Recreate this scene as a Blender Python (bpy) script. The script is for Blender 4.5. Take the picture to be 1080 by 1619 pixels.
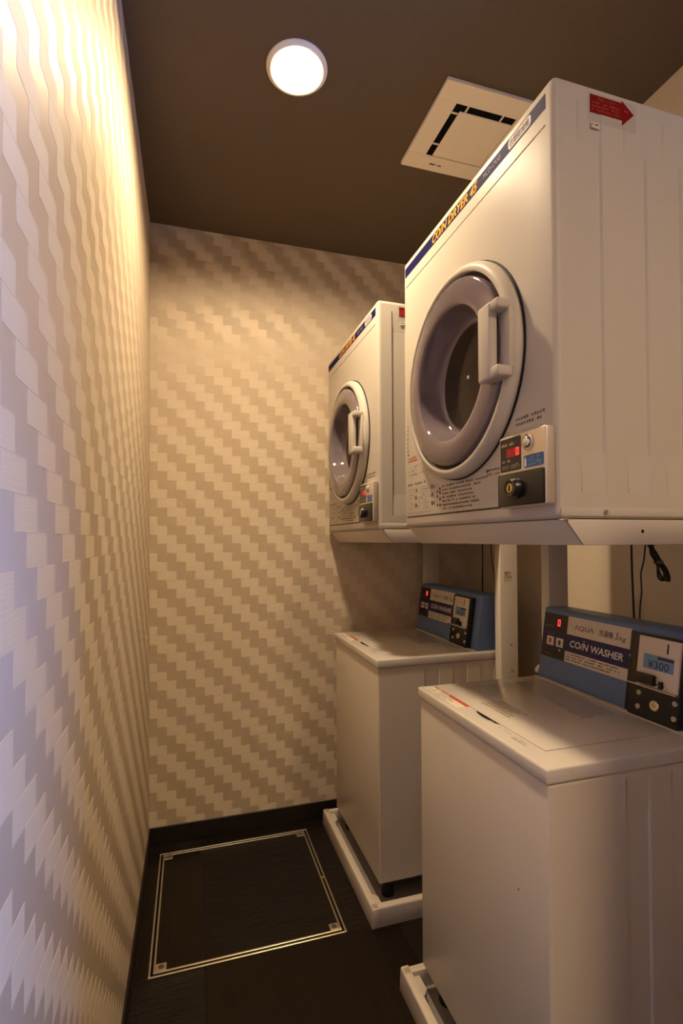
import bpy, bmesh, math, random
from mathutils import Vector, Matrix

for o in list(bpy.data.objects):
    bpy.data.objects.remove(o, do_unlink=True)
SC = bpy.context.scene
COL = SC.collection
PI = math.pi

# ------------------------------------------------------------------ camera
CAM = Vector((0.1619, 0.0, 1.2378))
YAW, PITCH, ROLL = 0.2915, 0.0156, -0.0046
FPX, PV = 793.27, 840.735                      # focal length and principal row in pixels of 1080x1619
_F = Vector((math.sin(YAW) * math.cos(PITCH), math.cos(YAW) * math.cos(PITCH), math.sin(PITCH)))
_R0 = Vector((math.cos(YAW), -math.sin(YAW), 0.0))
_U0 = _R0.cross(_F)
_R = _R0 * math.cos(ROLL) + _U0 * math.sin(ROLL)
_U = -_R0 * math.sin(ROLL) + _U0 * math.cos(ROLL)
cd = bpy.data.cameras.new('camera')
cam = bpy.data.objects.new('camera', cd)
COL.objects.link(cam)
cam.matrix_world = Matrix(((_R.x, _U.x, -_F.x, CAM.x), (_R.y, _U.y, -_F.y, CAM.y),
                           (_R.z, _U.z, -_F.z, CAM.z), (0, 0, 0, 1)))
cd.sensor_fit = 'HORIZONTAL'
cd.sensor_width = 36.0
cd.lens = 36.0 * FPX / 1080.0
cd.shift_y = (PV - 809.5) / 1080.0
cd.clip_start = 0.02
SC.camera = cam

# ------------------------------------------------------------------ world, light levels, exposure
LAMP_L, LAMP_COL = 640.0, (1.0, 0.76, 0.485)     # the warm ceiling downlight
HALL_L, HALL_COL = 880.0, (1.0, 0.71, 0.40)     # the same fitting outside the doorway
SKY_L, SKY_COL = 155.0, (0.15, 0.34, 1.0)         # overcast evening daylight, comes in by the corridor window only
w = bpy.data.worlds.new('daylight')
SC.world = w
w.use_nodes = True
w.node_tree.nodes['Background'].inputs[0].default_value = (*SKY_COL, 1)
w.node_tree.nodes['Background'].inputs[1].default_value = SKY_L
SC.view_settings.view_transform = 'Standard'
SC.view_settings.look = 'None'
SC.view_settings.exposure = 0.0
SC.view_settings.gamma = 1.0
SC.view_settings.use_curve_mapping = False
SC.cycles.use_denoising = True
SC.cycles.sample_clamp_indirect = 4.0

# room dimensions (m): x to the right, y into the room, z up
H, YB, XR = 2.552, 2.190, 1.473
HX, HY0 = 2.40, -2.20                            # corridor outside the doorway
PY0, PY1, PX = -0.12, 0.0, 0.862                 # partition that ends at the doorway
GY = -0.41                                       # gap between the added lobby wall and the partition, sized to limit daylight

# portal on the corridor window, guides sampling of the sky only
ld = bpy.data.lights.new('window_daylight', 'AREA')
ld.shape = 'RECTANGLE'; ld.size = 1.25; ld.size_y = 1.3
ld.cycles.is_portal = True
lo = bpy.data.objects.new('window_daylight', ld)
COL.objects.link(lo)
lo.location = (HX + 0.05, -1.425, 0.9)
lo.rotation_euler = (PI / 2, 0, PI / 2)

# ------------------------------------------------------------------ materials
MATS = {}
def mat(name, col, rough=0.5, spec=0.5, metal=0.0, coat=0.0, emit=None, es=0.0, alpha=1.0,
        var=0.0, vscale=8.0, bump=0.0, bscale=60.0, bstretch=(1, 1, 1), rvar=0.0):
    m = bpy.data.materials.new(name)
    m.use_nodes = True
    nt = m.node_tree
    b = nt.nodes['Principled BSDF']
    b.inputs['Base Color'].default_value = (*col, 1)
    b.inputs['Roughness'].default_value = rough
    b.inputs['Specular IOR Level'].default_value = spec
    b.inputs['Metallic'].default_value = metal
    b.inputs['Coat Weight'].default_value = coat
    b.inputs['Coat Roughness'].default_value = 0.08
    b.inputs['Alpha'].default_value = alpha
    if emit:
        b.inputs['Emission Color'].default_value = (*emit, 1)
        b.inputs['Emission Strength'].default_value = es
    tc = nt.nodes.new('ShaderNodeTexCoord')
    if var > 0 or rvar > 0:
        n = nt.nodes.new('ShaderNodeTexNoise')
        n.inputs['Scale'].default_value = vscale
        n.inputs['Detail'].default_value = 4
        nt.links.new(tc.outputs['Object'], n.inputs['Vector'])
        if var > 0:
            r = nt.nodes.new('ShaderNodeMix'); r.data_type = 'RGBA'
            r.inputs[6].default_value = (*[c * (1 - var) for c in col], 1)
            r.inputs[7].default_value = (*[min(1, c * (1 + var)) for c in col], 1)
            nt.links.new(n.outputs['Fac'], r.inputs[0])
            nt.links.new(r.outputs[2], b.inputs['Base Color'])
        if rvar > 0:
            q = nt.nodes.new('ShaderNodeMapRange')
            q.inputs['To Min'].default_value = max(0.02, rough - rvar)
            q.inputs['To Max'].default_value = min(1, rough + rvar)
            nt.links.new(n.outputs['Fac'], q.inputs['Value'])
            nt.links.new(q.outputs[0], b.inputs['Roughness'])
    if bump > 0:
        mp = nt.nodes.new('ShaderNodeMapping')
        mp.inputs['Scale'].default_value = bstretch
        nt.links.new(tc.outputs['Object'], mp.inputs['Vector'])
        n2 = nt.nodes.new('ShaderNodeTexNoise')
        n2.inputs['Scale'].default_value = bscale
        n2.inputs['Detail'].default_value = 5
        nt.links.new(mp.outputs[0], n2.inputs['Vector'])
        bp = nt.nodes.new('ShaderNodeBump')
        bp.inputs['Strength'].default_value = bump
        bp.inputs['Distance'].default_value = 0.002
        nt.links.new(n2.outputs['Fac'], bp.inputs['Height'])
        nt.links.new(bp.outputs[0], b.inputs['Normal'])
    MATS[name] = m
    return m

M = MATS
mat('enamel_gloss', (0.62, 0.565, 0.495), 0.16, 0.5, coat=0.2, var=0.015, vscale=3)
mat('enamel', (0.52, 0.475, 0.41), 0.40, 0.05, coat=0.0, var=0.015, vscale=3)
mat('enamel_side', (0.63, 0.56, 0.46), 0.34, 0.4, var=0.015, vscale=3)
mat('pan_plastic', (0.62, 0.55, 0.46), 0.45, 0.4, var=0.03, vscale=12)
mat('pan_floor', (0.30, 0.26, 0.23), 0.6, 0.3, var=0.1, vscale=20)
mat('stand_steel', (0.62, 0.56, 0.47), 0.36, 0.45, var=0.02, vscale=5)
mat('vent_plastic', (0.90, 0.80, 0.66), 0.45, 0.4, var=0.02)
mat('black_plastic', (0.012, 0.011, 0.012), 0.3, 0.5, var=0.2, vscale=30)
mat('black_void', (0.004, 0.004, 0.004), 0.9, 0.1, var=0.2)
mat('rubber', (0.02, 0.018, 0.018), 0.6, 0.3, var=0.2, vscale=40)
mat('purple_gasket', (0.012, 0.007, 0.013), 0.5, 0.2, var=0.1)
mat('smoked_acrylic', (0.225, 0.18, 0.195), 0.05, 0.55, coat=0.5, alpha=0.80, var=0.04, vscale=6)
mat('smoked_pane', (0.075, 0.055, 0.045), 0.06, 0.5, alpha=0.45, var=0.04)
mat('drum_metal', (0.10, 0.085, 0.07), 0.5, 0.3, metal=0.2, var=0.1, vscale=20)
mat('chrome', (0.75, 0.74, 0.74), 0.10, 0.5, metal=1.0, var=0.03)
mat('silver_plate', (0.66, 0.58, 0.47), 0.32, 0.5, metal=0.55, var=0.05, vscale=25)
mat('brass', (0.70, 0.52, 0.22), 0.3, 0.5, metal=0.9, var=0.08, vscale=40)
mat('screw_steel', (0.55, 0.53, 0.50), 0.3, 0.5, metal=0.9, var=0.05, vscale=60)
mat('navy_print', (0.013, 0.011, 0.070), 0.6, 0.03, var=0.06)
mat('deep_navy', (0.018, 0.016, 0.085), 0.35, 0.4, var=0.06)
mat('orange_print', (0.80, 0.36, 0.035), 0.6, 0.03, var=0.04)
mat('white_print', (0.75, 0.72, 0.70), 0.6, 0.03, var=0.03)
mat('pale_grey_print', (0.34, 0.32, 0.42), 0.6, 0.03, var=0.03)
mat('dark_print', (0.085, 0.07, 0.055), 0.6, 0.03, var=0.1)
mat('grey_print', (0.17, 0.145, 0.12), 0.6, 0.03, var=0.1)
mat('faint_print', (0.36, 0.32, 0.27), 0.6, 0.03, var=0.05)
mat('red_print', (0.20, 0.010, 0.008), 0.6, 0.03, var=0.06)
mat('pink_print', (0.36, 0.06, 0.05), 0.6, 0.03, var=0.05)
mat('soft_red_print', (0.50, 0.075, 0.045), 0.6, 0.03, var=0.05)
mat('green_print', (0.10, 0.30, 0.10), 0.6, 0.03, var=0.05)
mat('clear_film', (0.52, 0.48, 0.42), 0.35, 0.1, alpha=0.12, var=0.03)
mat('wrinkled_film', (0.50, 0.46, 0.48), 0.10, 0.6, alpha=0.32, var=0.2, vscale=30, bump=0.9, bscale=28)
mat('brown_film', (0.36, 0.27, 0.16), 0.4, 0.4, alpha=0.8, var=0.1, vscale=40)
mat('label_paper', (0.70, 0.62, 0.50), 0.5, 0.3, var=0.03)
mat('blue_sticker', (0.035, 0.10, 0.26), 0.35, 0.4, var=0.08, vscale=30)
mat('light_blue_sticker', (0.16, 0.30, 0.48), 0.35, 0.4, var=0.05)
mat('console_blue', (0.135, 0.205, 0.385), 0.42, 0.4, var=0.03)
mat('cream_plate', (0.72, 0.62, 0.50), 0.35, 0.4, var=0.03)
mat('led_red', (0.25, 0.0, 0.0), 0.4, 0.3, emit=(1.0, 0.035, 0.03), es=3.2, var=0.01)
mat('led_dim', (0.10, 0.004, 0.004), 0.3, 0.4, emit=(0.8, 0.02, 0.015), es=0.22, var=0.01)
mat('aluminium', (0.62, 0.54, 0.42), 0.28, 0.5, metal=0.9, var=0.06, vscale=30)
mat('ceiling_paper', (0.115, 0.084, 0.060), 0.85, 0.2, var=0.12, vscale=120, bump=0.25, bscale=220)
mat('baseboard_vinyl', (0.012, 0.008, 0.006), 0.5, 0.35, var=0.15, vscale=20)
mat('plain_wallpaper', (0.70, 0.59, 0.45), 0.65, 0.3, var=0.03, vscale=30, bump=0.15, bscale=150)
mat('paper_gloss', (0.575, 0.46, 0.325), 0.55, 0.85, metal=0.22, var=0.04, vscale=60, bump=0.10, bscale=260, bstretch=(1, 1, 0.06))
mat('corridor_paint', (0.36, 0.24, 0.13), 0.7, 0.2, var=0.03, vscale=30)
mat('window_frame_white', (0.7, 0.7, 0.7), 0.4, 0.4, var=0.02)
mat('glass', (0.9, 0.95, 1.0), 0.02, 0.5, alpha=0.06, var=0.01)
mat('lamp_white', (0.86, 0.82, 0.76), 0.4, 0.4, var=0.02)
mat('lamp_lens', (0.9, 0.85, 0.8), 0.5, 0.3, emit=LAMP_COL, es=LAMP_L, var=0.01)
mat('hall_lens', (0.9, 0.85, 0.8), 0.5, 0.3, emit=HALL_COL, es=HALL_L, var=0.01)
mat('cord_black', (0.010, 0.010, 0.010), 0.45, 0.4, var=0.1)
mat('cord_brown', (0.10, 0.07, 0.045), 0.5, 0.4, var=0.1)
mat('hose_white', (0.70, 0.67, 0.62), 0.4, 0.4, var=0.05)

def tile_material():
    """matte embossed wallpaper block with fine horizontal ribs"""
    m = bpy.data.materials.new('paper_matte')
    m.use_nodes = True
    nt = m.node_tree
    b = nt.nodes['Principled BSDF']
    b.inputs['Roughness'].default_value = 0.62
    b.inputs['Specular IOR Level'].default_value = 0.25
    tc = nt.nodes.new('ShaderNodeTexCoord')
    mp = nt.nodes.new('ShaderNodeMapping')
    mp.inputs['Scale'].default_value = (14, 14, 420)
    nt.links.new(tc.outputs['Object'], mp.inputs['Vector'])
    n = nt.nodes.new('ShaderNodeTexNoise')
    n.inputs['Scale'].default_value = 1.0
    n.inputs['Detail'].default_value = 3
    nt.links.new(mp.outputs[0], n.inputs['Vector'])
    r = nt.nodes.new('ShaderNodeMix'); r.data_type = 'RGBA'
    r.inputs[6].default_value = (0.615, 0.51, 0.375, 1)
    r.inputs[7].default_value = (0.680, 0.57, 0.425, 1)
    nt.links.new(n.outputs['Fac'], r.inputs[0])
    nt.links.new(r.outputs[2], b.inputs['Base Color'])
    bp = nt.nodes.new('ShaderNodeBump')
    bp.inputs['Strength'].default_value = 0.25
    bp.inputs['Distance'].default_value = 0.001
    nt.links.new(n.outputs['Fac'], bp.inputs['Height'])
    nt.links.new(bp.outputs[0], b.inputs['Normal'])
    return m
M['paper_matte'] = tile_material()

def floor_material(name, along_x):
    """dark wood-look vinyl tile, grain along one axis"""
    m = bpy.data.materials.new(name)
    m.use_nodes = True
    nt = m.node_tree
    b = nt.nodes['Principled BSDF']
    b.inputs['Specular IOR Level'].default_value = 0.20
    tc = nt.nodes.new('ShaderNodeTexCoord')
    mp = nt.nodes.new('ShaderNodeMapping')
    mp.inputs['Scale'].default_value = (5, 95, 1) if along_x else (95, 5, 1)
    nt.links.new(tc.outputs['Object'], mp.inputs['Vector'])
    n = nt.nodes.new('ShaderNodeTexNoise')
    n.inputs['Scale'].default_value = 1.6
    n.inputs['Detail'].default_value = 6
    n.inputs['Roughness'].default_value = 0.7
    nt.links.new(mp.outputs[0], n.inputs['Vector'])
    r = nt.nodes.new('ShaderNodeValToRGB')
    r.color_ramp.elements[0].position = 0.3
    r.color_ramp.elements[0].color = (0.0050, 0.0032, 0.0022, 1)
    r.color_ramp.elements[1].position = 0.75
    r.color_ramp.elements[1].color = (0.016, 0.0098, 0.006, 1)
    nt.links.new(n.outputs['Fac'], r.inputs[0])
    nt.links.new(r.outputs[0], b.inputs['Base Color'])
    b.inputs['Roughness'].default_value = 0.27
    bp = nt.nodes.new('ShaderNodeBump')
    bp.inputs['Strength'].default_value = 1.0
    bp.inputs['Distance'].default_value = 0.0055 if along_x else 0.002
    nt.links.new(n.outputs['Fac'], bp.inputs['Height'])
    nt.links.new(bp.outputs[0], b.inputs['Normal'])
    M[name] = m
floor_material('floor_grain_x', True)
floor_material('floor_grain_y', False)

# ------------------------------------------------------------------ mesh helpers
def bm_box(x0, x1, y0, y1, z0, z1, bev=0.0, seg=2):
    bm = bmesh.new()
    bmesh.ops.create_cube(bm, size=1.0)
    for v in bm.verts:
        v.co = Vector((x0 + (v.co.x + .5) * (x1 - x0), y0 + (v.co.y + .5) * (y1 - y0), z0 + (v.co.z + .5) * (z1 - z0)))
    if bev > 0:
        bmesh.ops.bevel(bm, geom=list(bm.edges), offset=bev, segments=seg, profile=0.5, affect='EDGES')
    return bm

def bm_prism(pts, axis, a0, a1, bev=0.0):
    """pts: 2-D outline, extruded along axis ('x','y','z') from a0 to a1"""
    bm = bmesh.new()
    def P(p, a):
        if axis == 'x': return (a, p[0], p[1])
        if axis == 'y': return (p[0], a, p[1])
        return (p[0], p[1], a)
    lo = [bm.verts.new(P(p, a0)) for p in pts]
    hi = [bm.verts.new(P(p, a1)) for p in pts]
    n = len(pts)
    bm.faces.new(lo); bm.faces.new(hi)
    for i in range(n):
        bm.faces.new((lo[i], lo[(i + 1) % n], hi[(i + 1) % n], hi[i]))
    bmesh.ops.recalc_face_normals(bm, faces=list(bm.faces))
    if bev > 0:
        bmesh.ops.bevel(bm, geom=list(bm.edges), offset=bev, segments=2, profile=0.5, affect='EDGES')
    return bm

def bm_lathe(prof, center, axis='x', n=48, cap=False):
    """prof: list of (radius, offset along axis)"""
    bm = bmesh.new()
    rings = []
    for r, a in prof:
        ring = []
        for k in range(n):
            t = 2 * PI * k / n
            c, s = r * math.cos(t), r * math.sin(t)
            if axis == 'x': co = (center[0] + a, center[1] + c, center[2] + s)
            elif axis == 'y': co = (center[0] + c, center[1] + a, center[2] + s)
            else: co = (center[0] + c, center[1] + s, center[2] + a)
            ring.append(bm.verts.new(co))
        rings.append(ring)
    for a, b in zip(rings, rings[1:]):
        for k in range(n):
            bm.faces.new((a[k], a[(k + 1) % n], b[(k + 1) % n], b[k]))
    if cap:
        bm.faces.new(rings[0]); bm.faces.new(rings[-1])
    bmesh.ops.recalc_face_normals(bm, faces=list(bm.faces))
    return bm

def bm_tube(pts, r, n=8):
    bm = bmesh.new()
    pts = [Vector(p) for p in pts]
    rings = []
    for i, p in enumerate(pts):
        d = (pts[min(i + 1, len(pts) - 1)] - pts[max(i - 1, 0)]).normalized()
        u = d.orthogonal().normalized() if i == 0 else (u - d * u.dot(d)).normalized()
        v = d.cross(u)
        rings.append([bm.verts.new(p + (u * math.cos(2 * PI * k / n) + v * math.sin(2 * PI * k / n)) * r) for k in range(n)])
    for a, b in zip(rings, rings[1:]):
        for k in range(n):
            bm.faces.new((a[k], a[(k + 1) % n], b[(k + 1) % n], b[k]))
    bm.faces.new(rings[0]); bm.faces.new(rings[-1])
    bmesh.ops.recalc_face_normals(bm, faces=list(bm.faces))
    return bm

def smooth_path(pts, n=6):
    pts = [Vector(p) for p in pts]
    out = []
    for i in range(len(pts) - 1):
        p0, p1, p2, p3 = pts[max(i - 1, 0)], pts[i], pts[i + 1], pts[min(i + 2, len(pts) - 1)]
        for k in range(n):
            t = k / n
            out.append(0.5 * ((2 * p1) + (-p0 + p2) * t + (2 * p0 - 5 * p1 + 4 * p2 - p3) * t * t + (-p0 + 3 * p1 - 3 * p2 + p3) * t ** 3))
    out.append(pts[-1])
    return out

def merge(bms):
    out = bmesh.new()
    for b in bms:
        me = bpy.data.meshes.new('tmp')
        b.to_mesh(me); b.free()
        out.from_mesh(me)
        bpy.data.meshes.remove(me)
    return out

PRINTS = ('instruction_print', 'instruction_marks', 'pictogram_print', 'side_note_print', 'red_note', 'display_print', 'sticker_print', 'arrow_print', 'brown_notice', 'red_lettering', 'lid_print', 'label_print', 'maker_mark', 'lettering', 'led_digit', 'lid_seam', 'sticker_border')
def obj(name, bm, material, parent=None, smooth=35):
    if isinstance(bm, list): bm = merge(bm)
    me = bpy.data.meshes.new(name)
    bm.to_mesh(me); bm.free()
    me.materials.append(M[material])
    if smooth:
        for p in me.polygons: p.use_smooth = True
        me.set_sharp_from_angle(angle=math.radians(smooth))
    o = bpy.data.objects.new(name, me)
    COL.objects.link(o)
    if parent: o.parent = parent
    if name in PRINTS: o['kind'] = 'stuff'
    return o

def thing(name, label, cat, loc=(0, 0, 0), group=None):
    o = bpy.data.objects.new(name, None)
    o.empty_display_size = 0.05
    COL.objects.link(o)
    o.location = loc
    return tag(o, label, cat, group)

def tag(o, label, cat, group=None):
    o['label'] = label; o['category'] = cat
    if group: o['group'] = group
    return o

def struct(o, label=None, cat=None):
    o['kind'] = 'structure'
    if label: o['label'] = label
    if cat: o['category'] = cat
    return o

def copy_tree(o, parent=None):
    c = o.copy()
    COL.objects.link(c)
    c.parent = parent
    for ch in list(o.children):
        copy_tree(ch, c)
    return c

class Plane:
    """a flat face in a thing's own coordinates: origin, right, up, outward normal"""
    def __init__(s, o, r, u, n):
        s.o, s.r, s.u, s.n = Vector(o), Vector(r).normalized(), Vector(u).normalized(), Vector(n).normalized()
    def p(s, a, b, c=0.0):
        return s.o + s.r * a + s.u * b + s.n * c
    def poly(s, pts, thick=0.0004):
        """a thin printed or stuck-on sheet with its own thickness"""
        bm = bmesh.new()
        top = [bm.verts.new(s.p(a, b, thick)) for a, b in pts]
        bot = [bm.verts.new(s.p(a, b, 0.0)) for a, b in pts]
        bm.faces.new(top)
        k = len(pts)
        for i in range(k):
            bm.faces.new((top[i], top[(i + 1) % k], bot[(i + 1) % k], bot[i]))
        bmesh.ops.recalc_face_normals(bm, faces=list(bm.faces))
        return bm
    def rect(s, a0, a1, b0, b1, thick=0.0004, rad=0.0):
        if rad <= 0:
            return s.poly([(a0, b0), (a1, b0), (a1, b1), (a0, b1)], thick)
        pts = []
        for cx, cy, t0 in ((a1 - rad, b0 + rad, -PI / 2), (a1 - rad, b1 - rad, 0), (a0 + rad, b1 - rad, PI / 2), (a0 + rad, b0 + rad, PI)):
            for k in range(5):
                t = t0 + k * PI / 8
                pts.append((cx + rad * math.cos(t), cy + rad * math.sin(t)))
        return s.poly(pts, thick)
    def box(s, a0, a1, b0, b1, c0, c1, bev=0.0, seg=2):
        bm = bm_box(a0, a1, b0, b1, c0, c1, bev, seg)
        for v in bm.verts:
            v.co = s.p(*v.co)
        bmesh.ops.recalc_face_normals(bm, faces=list(bm.faces))
        return bm
    def disc(s, a, b, r, c0, c1, n=20):
        bm = bm_lathe([(r, c0), (r, c1 - r * .12), (r * .88, c1)], (0, 0, 0), 'z', n, True)
        for v in bm.verts:
            v.co = s.p(a + v.co.x, b + v.co.y, v.co.z)
        bmesh.ops.recalc_face_normals(bm, faces=list(bm.faces))
        return bm
    def text(s, body, a0, a1, b0, b1, lift=0.0006, shear=0.0, bold=0.0):
        """lettering fitted into the rectangle a0..a1, b0..b1"""
        cu = bpy.data.curves.new('t', 'FONT')
        cu.body = body
        cu.resolution_u = 3
        cu.shear = shear
        cu.offset = bold
        to = bpy.data.objects.new('t', cu)
        COL.objects.link(to)
        bpy.context.view_layer.update()
        me = bpy.data.meshes.new_from_object(to.evaluated_get(bpy.context.evaluated_depsgraph_get()))
        bpy.data.objects.remove(to)
        bpy.data.curves.remove(cu)
        bm = bmesh.new()
        bm.from_mesh(me)
        bpy.data.meshes.remove(me)
        xs = [v.co.x for v in bm.verts]; ys = [v.co.y for v in bm.verts]
        x0, x1, y0, y1 = min(xs), max(xs), min(ys), max(ys)
        for v in bm.verts:
            v.co = s.p(a0 + (v.co.x - x0) / (x1 - x0) * (a1 - a0), b0 + (v.co.y - y0) / (y1 - y0) * (b1 - b0), lift)
        return bm
    def fine_print(s, a0, a1, b0, b1, rows, seed, fill=0.8, lift=0.0005, cell=None, ragged=0.3):
        """lines of print too small to read: short upright dabs in rows"""
        rnd = random.Random(seed)
        bm = bmesh.new()
        rh = (b1 - b0) / rows
        cell = cell or rh * 0.75
        for k in range(rows):
            y = b1 - (k + 1) * rh + rh * 0.22
            x = a0
            end = a1 - rnd.random() * ragged * (a1 - a0)
            while x < end:
                wd = cell * (0.55 + rnd.random() * 0.3)
                if rnd.random() < fill:
                    h0 = rh * 0.1 * rnd.random(); h1 = rh * (0.45 + 0.15 * rnd.random())
                    q = [bm.verts.new(s.p(x + dx, y + dy, lift)) for dx, dy in ((0, h0), (wd, h0), (wd, h1), (0, h1))]
                    bm.faces.new(q)
                x += cell
        return bm

SEG = {'0': 'abcdef', '8': 'abcdefg'}
def seven_segment(pl, ch, a, b, wd, ht, lift):
    t = wd * 0.24
    R = {'a': (0, wd, ht - t, ht), 'd': (0, wd, 0, t), 'g': (0, wd, ht / 2 - t / 2, ht / 2 + t / 2),
         'f': (0, t, ht / 2, ht), 'b': (wd - t, wd, ht / 2, ht), 'e': (0, t, 0, ht / 2), 'c': (wd - t, wd, 0, ht / 2)}
    out = []
    for k in SEG[ch]:
        x0, x1, y0, y1 = R[k]
        out.append(pl.box(a + x0, a + x1, b + y0, b + y1, lift - 0.0003, lift))
    return out

# ------------------------------------------------------------------ the room
fl = struct(obj('floor', bm_box(-0.1, HX + 0.1, HY0 - 0.1, YB + 0.1, -0.10, -0.003), 'baseboard_vinyl', smooth=0),
            'dark brown wood-look vinyl floor of the laundry room', 'floor')
TS = 0.60                                         # floor tiles, grain alternating like a chequerboard
tile_me = {}
for ix in range(-1, 4):
    for iy in range(-7, 2):
        x0, x1 = 0.20 + (ix) * TS, 0.20 + (ix + 1) * TS
        y0, y1 = 1.53 + (iy) * TS, 1.53 + (iy + 1) * TS
        x0, x1, y0, y1 = max(x0, 0), min(x1, HX), max(y0, HY0), min(y1, YB)
        if x1 - x0 < 0.01 or y1 - y0 < 0.01: continue
        cx, cy = (x0 + x1) / 2, (y0 + y1) / 2
        o = obj('floor_tile', bm_box(x0 - cx + .0004, x1 - cx - .0004, y0 - cy + .0004, y1 - cy - .0004, -0.003, 0.0, 0.0005, 1),
                'floor_grain_x' if (ix + iy) % 2 == 0 else 'floor_grain_y', fl, 30)
        o.location = (cx, cy, 0)

LAMPS = ((0.445, 1.355), (0.862, -0.75))
LR, LREC = 0.066, 0.014                          # lamp opening radius and how deep the lens sits
def ceiling_bm():
    bm = bmesh.new()
    es = []
    def loop_edges(pts):
        vs = [bm.verts.new((x, y, H)) for x, y in pts]
        for i in range(len(vs)): es.append(bm.edges.new((vs[i], vs[(i + 1) % len(vs)])))
    loop_edges([(-0.1, HY0 - 0.1), (HX + 0.1, HY0 - 0.1), (HX + 0.1, YB + 0.1), (-0.1, YB + 0.1)])
    for lx, ly in LAMPS:
        loop_edges([(lx + (LR + .004) * math.cos(2 * PI * k / 48), ly + (LR + .004) * math.sin(2 * PI * k / 48)) for k in range(48)])
    bmesh.ops.triangle_fill(bm, edges=es, use_beauty=True)
    me = bpy.data.meshes.new('tmp'); bm.to_mesh(me); bm.free()
    out = bm_box(-0.1, HX + 0.1, HY0 - 0.1, YB + 0.1, H + 0.06, H + 0.1)
    out.from_mesh(me); bpy.data.meshes.remove(me)
    return out
struct(obj('ceiling', ceiling_bm(), 'ceiling_paper', smooth=0),
       'dark brown papered ceiling', 'ceiling')
WL = struct(obj('wall_left', bm_box(-0.1, 0, HY0 - 0.1, YB + 0.1, 0, H), 'paper_gloss', smooth=0),
            'left wall in beige stepped-block wallpaper with a pearly sheen', 'wall')
WB = struct(obj('wall_back', bm_box(0, XR + 0.1, YB, YB + 0.1, 0, H), 'paper_gloss', smooth=0),
            'end wall in beige stepped-block wallpaper behind the far dryer', 'wall')
struct(obj('wall_right', bm_box(XR, XR + 0.1, PY1, YB, 0, H), 'plain_wallpaper', smooth=0),
       'plain beige wall behind the washers and dryers', 'wall')
struct(obj('wall_front', bm_box(PX, HX, PY0, PY1, 0, 1.88), 'plain_wallpaper', smooth=0),
       'partition beside the doorway, nearest the viewer on the right', 'wall')
struct(obj('wall_daylight_block', bm_box(PX + 0.12, PX + 0.24, HY0, GY, 0, H), 'corridor_paint', smooth=0),  # unseen lobby wall, added to narrow the daylight on the left wall
       'unseen wall added behind the viewer to hold back window light', 'wall')
struct(obj('wall_entrance', bm_box(0, HX, HY0 - 0.1, HY0, 0, H), 'corridor_paint', smooth=0),
       'corridor wall behind the viewer', 'wall')
WY0, WY1, WZ0, WZ1 = -2.05, -0.80, 0.25, 1.55
struct(obj('wall_corridor', [bm_box(HX, HX + 0.1, HY0 - 0.1, WY0, 0, H), bm_box(HX, HX + 0.1, WY1, PY1, 0, H),
                             bm_box(HX, HX + 0.1, WY0, WY1, 0, WZ0), bm_box(HX, HX + 0.1, WY0, WY1, WZ1, H)], 'corridor_paint', smooth=0),
       'corridor end wall with a tall window', 'wall')
wn = struct(obj('window_1', [bm_box(HX + .02, HX + .07, WY0, WY0 + .04, WZ0, WZ1), bm_box(HX + .02, HX + .07, WY1 - .04, WY1, WZ0, WZ1),
                             bm_box(HX + .02, HX + .07, WY0 + .04, WY1 - .04, WZ0, WZ0 + .04), bm_box(HX + .02, HX + .07, WY0 + .04, WY1 - .04, WZ1 - .04, WZ1)],
                'window_frame_white', smooth=0), 'tall white-framed corridor window letting in cool daylight', 'window')
obj('window_pane', bm_box(HX + .042, HX + .048, WY0 + .04, WY1 - .04, WZ0 + .04, WZ1 - .04), 'glass', wn, 0)
BH = 0.072
struct(obj('baseboard_back', bm_box(0.006, XR, YB - 0.006, YB, 0, BH, 0.0015, 1), 'baseboard_vinyl'), 'black skirting along the end wall', 'baseboard')
struct(obj('baseboard_left', bm_box(0, 0.006, HY0, YB, 0, BH, 0.0015, 1), 'baseboard_vinyl'), 'black skirting along the left wall', 'baseboard')
struct(obj('baseboard_right', bm_box(XR - 0.006, XR, PY1, YB - 0.006, 0, BH, 0.0015, 1), 'baseboard_vinyl'), 'black skirting behind the washers', 'baseboard')

# the pearly ground has a fine upright grain: give it tangents that run along the wall
def wall_uv(o, axis):
    me = o.data
    uv = me.uv_layers.new(name='UVMap')
    for lp in me.loops:
        co = me.vertices[lp.vertex_index].co
        uv.data[lp.index].uv = (co[axis] * 0.3, co.z * 0.3)
wall_uv(WL, 1)
wall_uv(WB, 0)
_nt = M['paper_gloss'].node_tree
_b = _nt.nodes['Principled BSDF']
_b.inputs['Anisotropic'].default_value = 0.85
_t = _nt.nodes.new('ShaderNodeTangent')
_t.direction_type = 'UV_MAP'
_nt.links.new(_t.outputs[0], _b.inputs['Tangent'])

# wallpaper blocks: 75 x 37.5 mm, matt and glossy by turns, each row half a block further on
TW, TH, TT, GAP = 0.075, 0.0375, 0.00025, 0.0001
def tile_bm(wd, ht):
    """a low block with chamfered rim, lying in the local a (0..wd), b (0..ht) plane, c outward"""
    bm = bmesh.new()
    c = 0.00012
    lo = [bm.verts.new((a, b, 0.0)) for a, b in ((GAP, GAP), (wd - GAP, GAP), (wd - GAP, ht - GAP), (GAP, ht - GAP))]
    hi = [bm.verts.new((a, b, TT)) for a, b in ((GAP + c, GAP + c), (wd - GAP - c, GAP + c), (wd - GAP - c, ht - GAP - c), (GAP + c, ht - GAP - c))]
    bm.faces.new(hi)
    for i in range(4):
        bm.faces.new((lo[i], lo[(i + 1) % 4], hi[(i + 1) % 4], hi[i]))
    return bm

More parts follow.
